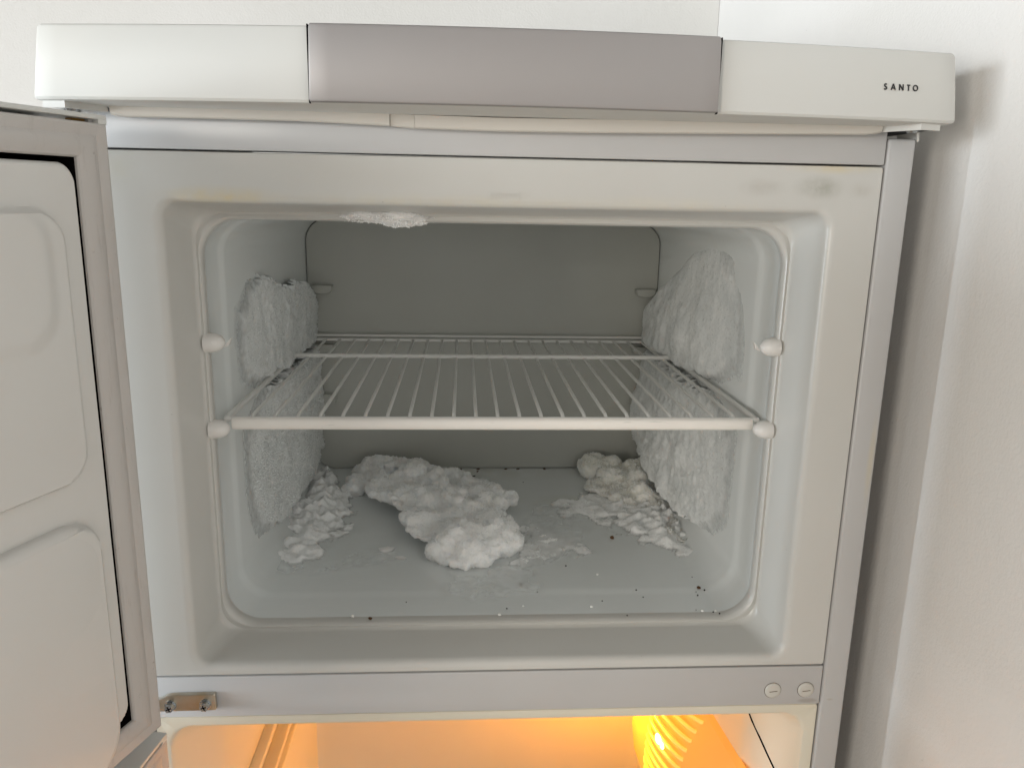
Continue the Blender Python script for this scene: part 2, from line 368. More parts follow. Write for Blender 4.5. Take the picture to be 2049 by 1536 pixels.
for nm, x in (("seam", -0.12735), ("seam", 0.13095)):
    bm = bmesh.new(); xx = FX(x, .268); add_box(bm, xx - .00038, xx + .00038, yf(x) - .0012, yf(x) + .004, 0.2452, 0.2912)
    g = finish(bm, nm, m_seam); g.parent = fascia
# lettering
def arc(cx, cz, rx_, rz_, a0, a1, n): return [(cx + rx_ * math.cos(R(a0 + (a1 - a0) * k / n)), cz + rz_ * math.sin(R(a0 + (a1 - a0) * k / n))) for k in range(n + 1)]
GL = {'S': [arc(.30, .73, .20, .20, 35, 265, 12) + arc(.28, .27, .23, .22, 85, -150, 12)],
      'A': [[(.02, 0), (.42, 1.0), (.82, 0)], [(.17, .30), (.67, .30)]],
      'N': [[(.08, 0), (.08, 1)], [(.08, .97), (.78, .03)], [(.78, 0), (.78, 1)]],
      'T': [[(.32, 0), (.32, .95)], [(.02, .91), (.62, .91)]],
      'O': [arc(.48, .5, .42, .43, 0, 360, 28)]}
H_ = 0.0039
for ch, x in (('S', .2501), ('A', .2554), ('N', .2614), ('T', .2673), ('O', .2719)):
    bm = bmesh.new(); z0 = 0.2648 - 0.0
    k = 0
    for line in GL[ch]:
        for a, b in zip(line, line[1:]):
            a, b = Vector(a), Vector(b); d = (b - a).normalized() * .03
            if ch in 'SO': a -= d; b += d
            stroke(bm, (x + (a.x - .10 * a.y) * H_, z0 + a.y * H_), (x + (b.x - .10 * b.y) * H_, z0 + b.y * H_), 0.00074, 0.0006, -0.00100 - k * 2e-6, lambda q: yf((q - .0025) / 1.006)); k += 1
    g = finish(bm, "letter", m_black, None, 30, False); g.parent = fascia
# end lips, brackets and screws under both ends
for s in (-1, 1):
    bm = bmesh.new()
    q = [(.3005, -.0300), (.2850, -.0335), (.2690, -.0075), (.2705, -.0068), (.2858, -.0318), (.3005, -.0285)]
    loft(bm, [[(s * a, b, z) for a, b in q] for z in (0.2408, 0.2452)], True, True)
    g = finish(bm, "end_lip", m_hood); g.parent = fascia
    bm = bmesh.new(); loft(bm, [[(s * a, b, z) for a, b in ((.2710, -.0055), (.2862, -.0305), (.3000, -.0278), (.3000, .040), (.2710, .040))] for z in (.2418, .2440)], True, True)
    g = finish(bm, "hinge_bracket", m_dark if s > 0 else m_steel); g.parent = fascia
    bm = bmesh.new(); add_disc_cyl(bm, (s * .2905, -.012, .2418), (0, 0, -1), .0042, .0016, 18, .0030)
    g = finish(bm, "screw", m_steel); g.parent = fascia
    bm = bmesh.new()
    loft(bm, [[(s * a, y, z) for a, z in ((.3010, .2440), (.3035, .2440), (.3042, .2365), (.3032, .2352))] for y in (.001, .028)], True, True)
    g = finish(bm, "end_hook", m_hood); g.parent = fascia
# trim strip sagging under the fascia, in three lengths
zs = [(-.30, .2374), (-.2663, .2376), (-.2073, .2379), (-.1407, .2378), (-.08, .2361), (-.063, .2349), (-.0042, .2343), (.0657, .2349), (.1726, .2368), (.269, .2386), (.30, .239)]
def zb_(x):
    for (a, u), (b, v) in zip(zs, zs[1:]):
        if a <= x <= b:
            t = (x - a) / (b - a); return u + (v - u) * t
    return .2376
def trim(name, x0, x1, rec, hgt, mt, n):
    bm = bmesh.new(); loops = []
    for k in range(n + 1):
        x = x0 + (x1 - x0) * k / n; z = zb_(x); cut = 0.0035 if (k in (0, n) and abs(x) > .2) else 0
        yb = -0.012 + rec
        loops.append([(x, y, zz) for y, zz in ((-.0015, z + .0012), (yb + .0022, z + 0.0002 + cut * .4), (yb + .0006, z + .0010 + cut * .5), (yb, z + .0026 + cut * .5), (yb + .0003, z + hgt), (yb + .003, z + hgt + .0006), (-.0015, z + hgt + .0006))])
    loft(bm, loops, True, True); return P(finish(bm, name, mt, None, 30))
trim("trim_strip", -.2663, -.0800, 0, .0092, m_trim, 18)
trim("trim_strip", -.0797, -.0632, .0013, .0090, m_trim, 4)
trim("trim_strip", -.0630, .2690, 0, .0092, m_trim, 30)

# ---- hinge plate and screws, cover plugs on the cross rail
bm = bmesh.new()
q = [(-.275, -.2218), (-.2290, -.2215), (-.2284, -.2205), (-.2284, -.2076), (-.2292, -.2068), (-.2625, -.2070), (-.2680, -.2082), (-.2720, -.2105), (-.275, -.2112)]
loft(bm, [[(a, 0.0005, b) for a, b in q], [(a, -.0034, b) for a, b in q], [(-.252 + (a + .252) * .975, -.0042, -.2145 + (b + .2145) * .93) for a, b in q]], True)
hp = P(finish(bm, "hinge_plate", m_brass, None, 30))
for x, z in ((-.2640, -.2158), (-.2364, -.2152)):
    bm = bmesh.new(); add_disc_cyl(bm, (x, -.0042, z), (0, -1, 0), .0047, .0010, 20); add_disc_cyl(bm, (x, -.0052, z), (0, -1, 0), .0040, .0046, 6, .0036)
    o = finish(bm, "hex_screw", m_steel); o.parent = hp
    bm = bmesh.new()
    for k, a in enumerate((20, 110)):
        c_, s_ = math.cos(R(a)) * .0022, math.sin(R(a)) * .0022
        stroke(bm, (x - c_, z - s_), (x + c_, z + s_), .0010, -.0094, -.00995 - k * .00002)
    g = finish(bm, "cross_slot", m_seam); g.parent = hp
for x in (.2375, .2665):
    bm = bmesh.new(); n = 28
    loft(bm, [[(x + r * math.cos(2 * math.pi * k / n), y, -.2160 + r * math.sin(2 * math.pi * k / n)) for k in range(n)] for r, y in ((.0070, .0002), (.0070, -.0006), (.0064, -.0012), (.0040, -.0014))], True)
    o = P(finish(bm, "screw_cap", m_cap, None, 50))
    bm = bmesh.new(); stroke(bm, (x - .0033, -.2168), (x + .0036, -.2160), .0007, -.0012, -.00148)
    g = finish(bm, "slot", mat("slot_shade", (0.12, 0.09, 0.06), 0.8) if x < .25 else bpy.data.materials["slot_shade"]); g.parent = o
    bm = bmesh.new()
    loft(bm, [[(x + r * math.cos(2 * math.pi * k / n), y, -.2160 + r * math.sin(2 * math.pi * k / n)) for k in range(n)] for r, y in ((.0071, .0002), (.0071, -.00018), (.0074, -.00018), (.0074, .0002))])
    g = finish(bm, "rim", bpy.data.materials["slot_shade"]); g.parent = o

# ---- fridge compartment below, with lamp
fl = [(.2796, -.2312, -1.55, .003, .012), (.2796, -.2312, -1.55, .003, .0022), (.2790, -.2318, -1.5, .003, .0015),
      (.2715, -.2385, -1.45, .020, .0015), (.2695, -.2398, -1.449, .020, .0022), (.2682, -.2408, -1.448, .020, .0045), (.2670, -.2415, -1.447, .020, .009),
      (.2560, -.2460, -1.44, .024, .040), (.2500, -.2480, -1.44, .026, .055), (.2450, -.2490, -1.43, .028, .075), (.2440, -.2495, -1.42, .03, .435), (.2400, -.2530, -1.41, .03, .449), (.2300, -.263, -1.40, .03, .452)]
bm = bmesh.new(); loft(bm, [[(x, y, z) for x, z in rrect(-hx, hx, zb, zt, r, 10)] for hx, zt, zb, r, y in fl], True)
m_fl, _ = plastic("fridge_liner_plastic", (0.70, 0.66, 0.55), (0.66, 0.62, 0.51), 0.35)
fridge_liner = P(finish(bm, "fridge_liner", m_fl, None, 40))
for z, t in ((-.386, .010), (-.4235, .014), (-.462, .009)):
    bm = bmesh.new(); add_box(bm, -.2455, -.2440 + t, .07, .425, z - .004, z + .004, .0025, 2)
    g = P(finish(bm, "shelf_rail", m_fl))
bm = bmesh.new(); add_tube(bm, [(.2444, .12, -.262), (.2448, .078, -.276), (.2482, .0620, -.290), (.2520, .0500, -.299), (.2562, .0395, -.309), (.2605, .0270, -.319), (.2640, .0165, -.334)], .0011, 6); P(finish(bm, "liner_seam", m_seam))
# lamp housing on the right wall: sloped shade with a ribbed window round the bulb
m_lampc = mat("amber_lamp_cover", (1.0, 0.72, 0.30), 0.25)
lb = bsdf(m_lampc); tr = N(m_lampc, "ShaderNodeBsdfTransparent"); tr.inputs[0].default_value = (1, .70, .28, 1)
tl = N(m_lampc, "ShaderNodeBsdfTranslucent"); tl.inputs[0].default_value = (1, .62, .20, 1)
mx = N(m_lampc, "ShaderNodeMixShader"); mx.inputs[0].default_value = .5; L(m_lampc, lb.outputs[0], mx.inputs[1]); L(m_lampc, tl.outputs[0], mx.inputs[2])
mx2 = N(m_lampc, "ShaderNodeMixShader"); mx2.inputs[0].default_value = .15; L(m_lampc, mx.outputs[0], mx2.inputs[1]); L(m_lampc, tr.outputs[0], mx2.inputs[2])
L(m_lampc, mx2.outputs[0], m_lampc.node_tree.nodes["Material Output"].inputs[0])
lb.inputs["Emission Color"].default_value = (1.0, .60, .13, 1); lb.inputs["Emission Strength"].default_value = 0.36
bm = bmesh.new()
pr = [(.2452, -.338), (.2380, -.3405), (.2290, -.352), (.2160, -.385), (.2085, -.420), (.2060, -.470), (.2110, -.510), (.2452, -.540)]
loft(bm, [[(.2452 - (.2452 - x) * q, y, z - .13 * (y - .05) + (1 - q) * -.02) for x, z in pr] for y, q in ((.030, .55), (.034, .85), (.045, 1), (.30, 1), (.36, .97), (.372, .6))], True, True)
lc = P(finish(bm, "lamp_cover", m_lampc, None, 30))
m_rib = mat("amber_rib", (1.0, 0.70, 0.25), 0.15)
bsdf(m_rib).inputs["Emission Color"].default_value = (1.0, .60, .10, 1); bsdf(m_rib).inputs["Emission Strength"].default_value = 0.36
for k in range(13):
    z = -.345 - .0115 * k; pts = []
    for i in range(13):
        a = math.pi * i / 12; y = .215 - .062 * math.cos(a); zz = z - .13 * (y - .05) + .010 * math.cos(a)
        # depth of the cover face at this height
        zc = zz + .13 * (y - .05); xf = .206
        for (xa, za), (xb, zb2) in zip(pr, pr[1:]):
            if zb2 <= zc <= za: xf = xa + (xb - xa) * (zc - za) / (zb2 - za)
        pts.append((xf + .0012 - .007 * math.sin(a), y, zz))
    bm = bmesh.new(); add_tube(bm, pts, .0024, 8); g = finish(bm, "cover_rib", m_rib, None, 60); g.parent = lc
m_bulb = mat("hot_bulb", (1, .8, .5), 0.3)
em = bsdf(m_bulb); em.inputs["Emission Color"].default_value = (1, .74, .25, 1); em.inputs["Emission Strength"].default_value = 6
for dy, dz, r_ in ((0, 0, .0065), (-.017, .004, .0045)):
    bm = bmesh.new(); bmesh.ops.create_uvsphere(bm, u_segments=16, v_segments=10, radius=r_)
    for v in bm.verts: v.co = Vector((v.co.x * .5 + .2015, v.co.y * 1.2 + .209 + dy, v.co.z * .8 - .4215 + dz))
    g = finish(bm, "filament_window", m_bulb, None, 80); g.parent = lc
pl = bpy.data.lights.new("fridge_bulb_light", 'POINT'); pl.energy = 3.1; pl.color = (1.0, .375, .01); pl.shadow_soft_size = .02
po = bpy.data.objects.new("fridge_bulb_light", pl); COL.objects.link(po); po.location = (.165, .345, -.43)

# ---- doors, built in their own frame: u outwards from the hinge edge, w towards the inside of the room
def frame(deg, ox, oy):
    a = R(deg); u = Vector((-math.sin(a), -math.cos(a), 0)); n = Vector((math.cos(a), -math.sin(a), 0)); o_ = Vector((ox, oy, 0))
    return lambda uu, ww, z: o_ + u * uu + n * ww + Vector((0, 0, z))
def door(name, deg, ox, oy, ztop, zbot, label):
    F = frame(deg, ox, oy); UW = 0.585
    D = P(empty(name)); D.matrix_parent_inverse = Matrix.Translation((0, 0, 1.70)); tag(D, label)
    def fin(bm, nm, mt, ang=35):
        o = finish(bm, nm, mt, None, ang); o.parent = D; return o
    def bx(nm, u0, u1, w0, w1, z0, z1, mt, bev=0.0):
        bm = bmesh.new(); add_box(bm, u0, u1, w0, w1, z0, z1, bev, 2)
        for v in bm.verts: v.co = F(*v.co)
        return fin(bm, nm, mt)
    # skin behind the gasket
    bx("door_shell", .018, UW, -.064, -.034, zbot, ztop - .0052, m_enamel, .003)
    # end cap along the top: thin lip over a dark channel
    bm = bmesh.new(); add_box(bm, .0006, UW, -.030, .0000, ztop - .0030, ztop, .0008, 2); add_box(bm, .018, UW, -.064, -.0302, ztop - .0030, ztop, .0008, 2)
    add_box(bm, .0006, .0074, -.030, -.0003, ztop - .0056, ztop - .0028, .0)
    for v in bm.verts: v.co = F(*v.co)
    fin(bm, "end_cap", m_hood)
    bx("channel_filler", .0075, .0105, -.0125, -.005, ztop - .0062, ztop - .0031, m_enamel)
    bx("foam_block", .0108, .021, -.0125, -.0075, ztop - .0062, ztop - .0031, m_amber)
    # gasket: profile carried round a rectangle; s runs inwards from the outer edge
    gt = ztop - .0052; gb = zbot + .0025; gu0, gu1 = .0008, UW - .004
    prof = [(.016, -.034), (.003, -.016), (0, -.012), (0, -.0014), (.0006, -.0006), (.0018, -.0002), (.0078, -.0009), (.0088, -.0012), (.0098, -.0008), (.0115, .0001), (.0150, .0006), (.0190, .0002), (.0210, -.0004), (.0236, -.0012), (.0248, -.0024), (.0250, -.0040)]
    bm = bmesh.new(); loops = []
    for s_, w_ in prof:
        lp = []
        c4 = [(gu0 + s_, gt - s_ * .85), (gu1 - s_, gt - s_ * .85), (gu1 - s_, gb + s_ * .85), (gu0 + s_, gb + s_ * .85)]
        for (a, b) in zip(c4, c4[1:] + c4[:1]):
            for k in range(60):
                t = k / 60; uu = a[0] + (b[0] - a[0]) * t; zz = a[1] + (b[1] - a[1]) * t
                wob = .0003 * noise.noise(Vector((uu * 30, zz * 30, s_ * 20)))
                lp.append(F(uu + wob, w_ + wob, zz + wob))
        loops.append(lp)
    loft(bm, loops); fin(bm, "gasket", m_gasket, 25)
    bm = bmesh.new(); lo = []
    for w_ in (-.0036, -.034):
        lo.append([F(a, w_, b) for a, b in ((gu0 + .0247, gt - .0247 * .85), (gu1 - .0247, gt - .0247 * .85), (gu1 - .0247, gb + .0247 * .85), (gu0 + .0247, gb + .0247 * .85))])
    loft(bm, lo); fin(bm, "gasket_channel_shade", m_seam)  # inner gasket wall coloured black for the shade inside the gap
    bx("gap_backing", .020, UW - .02, -.0338, -.0330, zbot + .02, ztop - .02, m_seam)
    # inner liner: raised pans over a flat sheet
    lt, lb_, l0, l1 = ztop - .0300, zbot + .0330, .0278, UW - .032
    def sd(u, z, u0, u1, z0, z1, r):
        cx, cz = (u0 + u1) / 2, (z0 + z1) / 2; dx = abs(u - cx) - (u1 - u0) / 2 + r; dz = abs(z - cz) - (z1 - z0) / 2 + r
        return math.hypot(max(dx, 0), max(dz, 0)) + min(max(dx, dz), 0) - r
    def sm(t): t = max(0, min(1, t)); return t * t * (3 - 2 * t)
    def hgt(u, z):
        d = sd(u, z, .0440, l1 - .015, zbot + .2150, ztop - .0560 , .022)
        h1 = .0065 * sm(-d / .0035)
        # second, narrower step of the upper pan
        d1 = sd(u, z, .055, l1 - .025, zbot + .30, ztop - .0500, .03); h1 += .0025 * sm(-d1 / .012)
        d2 = sd(u, z, .0425, l1 - .015, zbot + .0120, zbot + .1900, .020); h2 = .0075 * sm(-d2 / .004)
        return -.0018 + max(h1, h2) + .0003 * noise.noise(Vector((u * 14, z * 14, 3)))
    bm = bmesh.new(); nu, nz = 150, 210; grid = {}
    us = [l0 + (l1 - l0) * (k / nu) ** 1.9 for k in range(nu + 1)]
    zlo = zbot + .0255; zsn = [zlo + (lt - zlo) * k / nz for k in range(nz + 1)]
    rim = []
    for i, u in enumerate(us):
        for j, z in enumerate(zsn):
            d = sd(u, z, l0, l1, lb_ - .0045, lt, .0125)
            uu, zz = u, z
            if d > 0:      # pull outside points onto the rounded outline
                cx = min(max(u, l0 + .0125), l1 - .0125); cz = min(max(z, lb_ - .0045 + .0125), lt - .0125)
                v = Vector((u - cx, z - cz)); q_ = .0125 / v.length if v.length > 0 else 1; uu, zz = cx + v.x * q_, cz + v.y * q_; d = 0
            e = sm(min(1, -d / .0022)); grid[i, j] = bm.verts.new(F(uu, hgt(uu, zz) * 1.0 - (1 - e) * .0022, zz))
    for i in range(nu):
        for j in range(nz):
            try: bm.faces.new((grid[i, j], grid[i + 1, j], grid[i + 1, j + 1], grid[i, j + 1]))
            except ValueError: pass
    loop = [grid[i, 0] for i in range(nu + 1)] + [grid[nu, j] for j in range(1, nz + 1)] + [grid[i, nz] for i in range(nu - 1, -1, -1)] + [grid[0, j] for j in range(nz - 1, 0, -1)]
    u_ax = F(0, 1, 0) - F(0, 0, 0); low = [bm.verts.new(v.co - u_ax * .030) for v in loop]
    for k in range(len(loop)):
        try: bm.faces.new((loop[k], loop[(k + 1) % len(loop)], low[(k + 1) % len(loop)], low[k]))
        except ValueError: pass
    bmesh.ops.dissolve_degenerate(bm, dist=1e-6, edges=bm.edges)
    fin(bm, "door_liner", m_door, 50)
    # the lower pan runs down past the sheet and over the gasket
    bm = bmesh.new(); lo = []
    for s_, w_ in ((0, -.004), (.0, .0015), (.0012, .0036), (.0034, .0052), (.007, .0058)):
        lo.append([F(a, w_, b) for a, b in rrect(.0425 + s_, l1 - .016 - s_, zbot + .0060 + s_ * .8, zbot + .1915 - s_, .030 - s_ * .6, 12)])
    loft(bm, lo, True); fin(bm, "lower_pan", m_door, 40)
    return D
door("freezer_door", 20.0, -.2544, -.045, .2355, -.2067, "freezer door swung open on the left, inner side showing")
door("fridge_door", 8.5, -.2545, -.038, -.2153, -.98, "fridge door open below the freezer door, only its top corner in view")

# ------------------------------------------------------------------ wire shelf
SH = empty("wire_shelf", (0, 0.25, 0.008)); tag(SH, "white coated wire shelf with thick front rail resting on the freezer pegs", "shelf")
def S(o): o.parent = SH; o.matrix_parent_inverse = Matrix.Translation((0, -0.25, -0.008)); return o
bm = bmesh.new(); loops = []
for x in [-.2213, -.2211, -.2205] + [-.2205 + .4430 * k / 16 for k in range(1, 16)] + [.2225, .2232, .2234]:
    e = .85 if x in (-.2213, .2234) else (.95 if x in (-.2211, .2232) else 1)
    loops.append([(x, .0672 + a * e, .0016 + b * e) for a, b in [(.0052 * math.copysign(abs(math.cos(t)) ** .75, math.cos(t)), .0053 * math.copysign(abs(math.sin(t)) ** .75, math.sin(t))) for t in [2 * math.pi * k / 20 for k in range(20)]]])
loft(bm, loops, True, True); S(finish(bm, "front_rail", m_sleeve, None, 45))
zt_ = .0078
S(tube("frame_wire", [(-.2275, .0672, .0052), (.2295, .0672, .0052)], .0022, m_wire))
for s in (-1, 1):
    S(tube("frame_wire", [(s * .2262, .0672, .0052), (s * .2256, .074, .0066), (s * .2246, .10, .0072), (s * .2215, .4385, .0072)], .0026, m_wire))
S(tube("rear_bar", [(-.2215, .4395, .0072), (.2215, .4395, .0072)], .0022, m_wire))
S(tube("rear_bar", [(-.2215, .4435, .0120), (.2215, .4435, .0120)], .0019, m_wire))
S(tube("cross_bar", [(-.2225, .3185, .0100), (.2225, .3185, .0100)], .0026, m_wire))
wires = None
for k in range(-11, 12):
    x = .00135 + k * .01879
    if wires is None:
        bm = bmesh.new(); add_tube(bm, [(0, .0680, .0040), (0, .0705, .0066), (0, .0755, zt_), (0, .16, zt_ - .0003), (0, .4395, zt_ - .0008)], .00165, 9)
        wires = finish(bm, "wire", m_wire, None, 50); o = wires
    else:
        o = wires.copy(); COL.objects.link(o)
    o.location = (x, 0, 0); o.parent = SH; o.matrix_parent_inverse = Matrix.Translation((0, -0.25, -0.008))

# ------------------------------------------------------------------ ice
def in_sdf(poly, p):
    """signed distance, negative inside"""
    x, y = p; d = 1e9; ins = False; n = len(poly)
    for i in range(n):
        ax, ay = poly[i]; bx, by = poly[(i + 1) % n]
        ex, ey = bx - ax, by - ay; t = max(0, min(1, ((x - ax) * ex + (y - ay) * ey) / (ex * ex + ey * ey)))
        d = min(d, math.hypot(x - ax - ex * t, y - ay - ey * t))
        if (ay > y) != (by > y) and x < (bx - ax) * (y - ay) / (by - ay) + ax: ins = not ins
    return -d if ins else d
def sm(t): t = max(0, min(1, t)); return t * t * (3 - 2 * t)
def frost(body, count, k=1.0, smin=.0004, smax=.0011):
    """tiny ice needles standing on the crust: too many to count, one part of it"""
    me = body.data; fa = me.attributes.get("film"); ps = [p_ for p_ in me.polygons if fa is None or sum(fa.data[i].value for i in p_.vertices) / len(p_.vertices) > .93]; tot = sum(p.area for p in ps); acc = 0.0; picks = []
    stepa = tot / count; nxt = random.random() * stepa
    for p in ps:
        acc += p.area
        while acc > nxt: picks.append(p); nxt += stepa
    V = []; Fc = []; co = me.vertices
    for f in picks:
        vs_ = [co[i].co for i in f.vertices]; r1, r2 = random.random(), random.random(); p = vs_[0].lerp(vs_[1], r1).lerp(vs_[-1].lerp(vs_[min(2, len(vs_) - 1)], r1), r2)
        n = f.normal + Vector((random.uniform(-1, 1), random.uniform(-1, 1), random.uniform(-1, 1))) * .9; n.normalize()
        t_ = n.orthogonal().normalized(); b = n.cross(t_); l = random.uniform(smin, smax) * k * random.choice((.6, 1, 1, 1.6)); w_ = l * random.uniform(.30, .55); a0 = random.random() * 6.28; q0 = len(V)
        for q in (0, 2.09, 4.19): V.append(p - f.normal * .0001 + (t_ * math.cos(a0 + q) + b * math.sin(a0 + q)) * w_)
        V.append(p + n * l); Fc += [(q0, q0 + 1, q0 + 3), (q0 + 1, q0 + 2, q0 + 3), (q0 + 2, q0, q0 + 3)]
    m2 = bpy.data.meshes.new("frost_needles"); m2.from_pydata(V, [], Fc); o = bpy.data.objects.new("frost_needles", m2); COL.objects.link(o); m2.materials.append(m_needle if body.data.materials[0] != m_frost else m_needle2)
    o.parent = body; o["kind"] = "stuff"
def wall_ice(name, side, poly, thick, feather, lab, ripple=(0, 0), rough=1.0, step=.0017, material=None):
    """frost slab grown on a side wall; thick(y,z) in metres, feather(y,z) width of the edge ramp"""
    ys = [p[0] for p in poly]; zs_ = [p[1] for p in poly]; y0, y1, z0, z1 = min(ys) - .006, max(ys) + .004, min(zs_) - .008, max(zs_) + .008
    ny, nz = int((y1 - y0) / step), int((z1 - z0) / step); bm = bmesh.new(); g = {}; lay = bm.verts.layers.float.new("film")
    for i in range(ny + 1):
        for j in range(nz + 1):
            y = y0 + (y1 - y0) * i / ny; z = z0 + (z1 - z0) * j / nz
            jag = sm((y - .13) / .10)
            d = in_sdf(poly, (y, z)) + .0075 * fbm((y, z, 1), 45, 3) * rough * (.35 + .65 * jag) + .0060 * noise.noise(Vector((y * 300, z * 300, 1))) * rough * jag
            f = feather(y, z); t = max(0.0, min(1.0, -d / f)); t = (1 - jag) * sm(t) + jag * math.sqrt(1 - (1 - t) ** 2)
            if d > .0018: continue
            wall = .2334 - .0028 * sm((y - .088) / .02) - .0012 * (y - .06) / .38
            th = thick(y, z) * t * (1 + .25 * fbm((y, z, 5), 20, 3)) + (.0022 * cauli((y + .003 * fbm((y, z, 4), 120, 2), z, 9), 120) + .0012 * cauli((y, z, 2), 300) + .0006 * fbm((y, z, 9), 85, 3)) * t * rough * (.35 + .65 * jag)
            th += ripple[0] * math.sin(y * ripple[1] + 6 * fbm((y * .6, z * .25, 3), 12, 2)) * t
            dy = .0012 * noise.noise(Vector((y * 260, z * 260, 4))) * rough; dz = .0012 * noise.noise(Vector((y * 260, z * 260, 14))) * rough
            # push edge points of the slab to make a frayed, slightly overhanging rim
            g[i, j] = bm.verts.new((side * (wall + .001 - (max(th, 0) if d <= 0 else 0) - .0), y + dy, z + dz)); g[i, j][lay] = (1 - jag) * sm(-d / f) + jag * sm((.0016 - d) / .002)
    for i in range(ny):
        for j in range(nz):
            q = [g.get(k) for k in ((i, j), (i + 1, j), (i + 1, j + 1), (i, j + 1))]
            if None not in q: bm.faces.new(q)
    o = finish(bm, name, material or m_frost, None, 70); frost(o, 11000, rough * 1.15); tag(o, lab, "ice", "frost on the freezer walls"); return o
def sm(t): t = max(0, min(1, t)); return t * t * (3 - 2 * t)
wall_ice("frost_slab", -1, [(.112, .055), (.117, .098), (.135, .101), (.160, .109), (.20, .113), (.226, .106), (.265, .098), (.30, .091), (.34, .092), (.375, .088), (.43, .076), (.452, .05), (.452, .004), (.34, .007), (.285, .004), (.24, .009), (.18, .006), (.142, .004), (.120, .017)],
         lambda y, z: .0065 + .0080 * sm((y - .12) / .25), lambda y, z: .006 + .024 * sm((.20 - y) / .06), "thick frost slab on the left wall above the wire shelf", (.0005, 130))
wall_ice("frost_slab", -1, [(.114, -.012), (.112, -.085), (.122, -.118), (.142, -.142), (.165, -.153), (.18, -.154), (.255, -.158), (.33, -.160), (.41, -.156), (.452, -.145), (.452, -.004), (.20, -.002), (.13, -.004)],
         lambda y, z: .0034 + .0130 * sm((y - .14) / .2), lambda y, z: .006 + .030 * sm((.22 - y) / .07), "crusty frost slab on the left wall below the wire shelf", (.0004, 120))
wall_ice("frost_slab", 1, [(.104, .022), (.103, .055), (.110, .095), (.125, .130), (.155, .152), (.22, .152), (.29, .136), (.345, .113), (.41, .083), (.453, .050), (.453, .0045), (.36, .004), (.23, .009), (.15, .013), (.115, .014)],
         lambda y, z: (.0045 + .019 * sm((y - .13) / .22)) * (1 - .70 * sm((z - .02) / .10)), lambda y, z: .008 + .034 * max(sm((z - .04) / .06) * sm((.40 - y) / .12), sm((.20 - y) / .07)), "smooth frost bulge on the right wall above the wire shelf", (.0003, 90), .40)
wall_ice("frost_slab", 1, [(.105, -.012), (.108, -.065), (.110, -.100), (.114, -.128), (.135, -.140), (.165, -.150), (.196, -.153), (.26, -.152), (.35, -.146), (.40, -.142), (.437, -.136), (.453, -.12), (.453, -.004), (.2, -.002), (.12, -.004)],
         lambda y, z: .0034 + (.015 + .011 * sm(-z / .12)) * sm((y - .13) / .20), lambda y, z: .006 + .030 * sm((.21 - y) / .07), "crusty frost slab on the right wall below the wire shelf", (.0002, 120), 1.0)

def lump_ice(name, ells, lab, material, voxel=.0017, n1=.005, n2=.0022, floor=-.1732):
    bm = bmesh.new()
    for x, y, z, a, b, c_, *rot in ells:
        r = bmesh.ops.create_icosphere(bm, subdivisions=3, radius=1)
        Mx = Matrix.Translation((x, y, z)) @ Matrix.Rotation(R(rot[0] if rot else 0), 4, 'Z') @ Matrix.Rotation(R(rot[1] if len(rot) > 1 else 0), 4, 'Y') @ Matrix.Diagonal((a, b, c_, 1))
        for v in r["verts"]: v.co = Mx @ v.co
    me = bpy.data.meshes.new("tmp"); bm.to_mesh(me); bm.free()
    t = bpy.data.objects.new("tmp", me); COL.objects.link(t)
    md = t.modifiers.new("r", 'REMESH'); md.mode = 'VOXEL'; md.voxel_size = voxel
    dg = bpy.context.evaluated_depsgraph_get(); ev = t.evaluated_get(dg); bm = bmesh.new(); bm.from_mesh(ev.to_mesh()); ev.to_mesh_clear()
    bpy.data.objects.remove(t); bpy.data.meshes.remove(me)
    for _ in range(3): bmesh.ops.smooth_vert(bm, verts=bm.verts, factor=0.5, use_axis_x=True, use_axis_y=True, use_axis_z=True)
    bm.normal_update()
    return bm
def lump_finish(bm, name, lab, material, n1, n2, floor):
    new = []
    for v in bm.verts:
        p = v.co; n = v.normal
        q_ = p + Vector((fbm(p, 60, 2), fbm(p + Vector((5, 0, 0)), 60, 2), fbm(p + Vector((0, 5, 0)), 60, 2))) * .004; d = n1 * fbm(p, 34, 2) + n2 * 2.2 * cauli(q_, 75) + n2 * .8 * cauli(q_, 190) + .0004 * noise.noise(p * 480)
        q = p + n * d
        if q.z < floor: q.z = floor - .0008
        new.append(q)
    for v, q in zip(bm.verts, new): v.co = q
    o = finish(bm, name, material, None, 80); frost(o, NF.get(lab[:10], 9000), 1.15); tag(o, lab, "ice"); return o
NF = {"large whit": 20000, "yellowish ": 9000, "white fros": 2500}
def lumps(name, ells, lab, material, voxel=.0017, n1=.006, n2=.0026, floor=-.1732, group=None):
    o = lump_finish(lump_ice(name, ells, lab, material, voxel), name, lab, material, n1, n2, floor)
    if group: o["group"] = group
    return o
GI = "broken ice on the freezer floor"
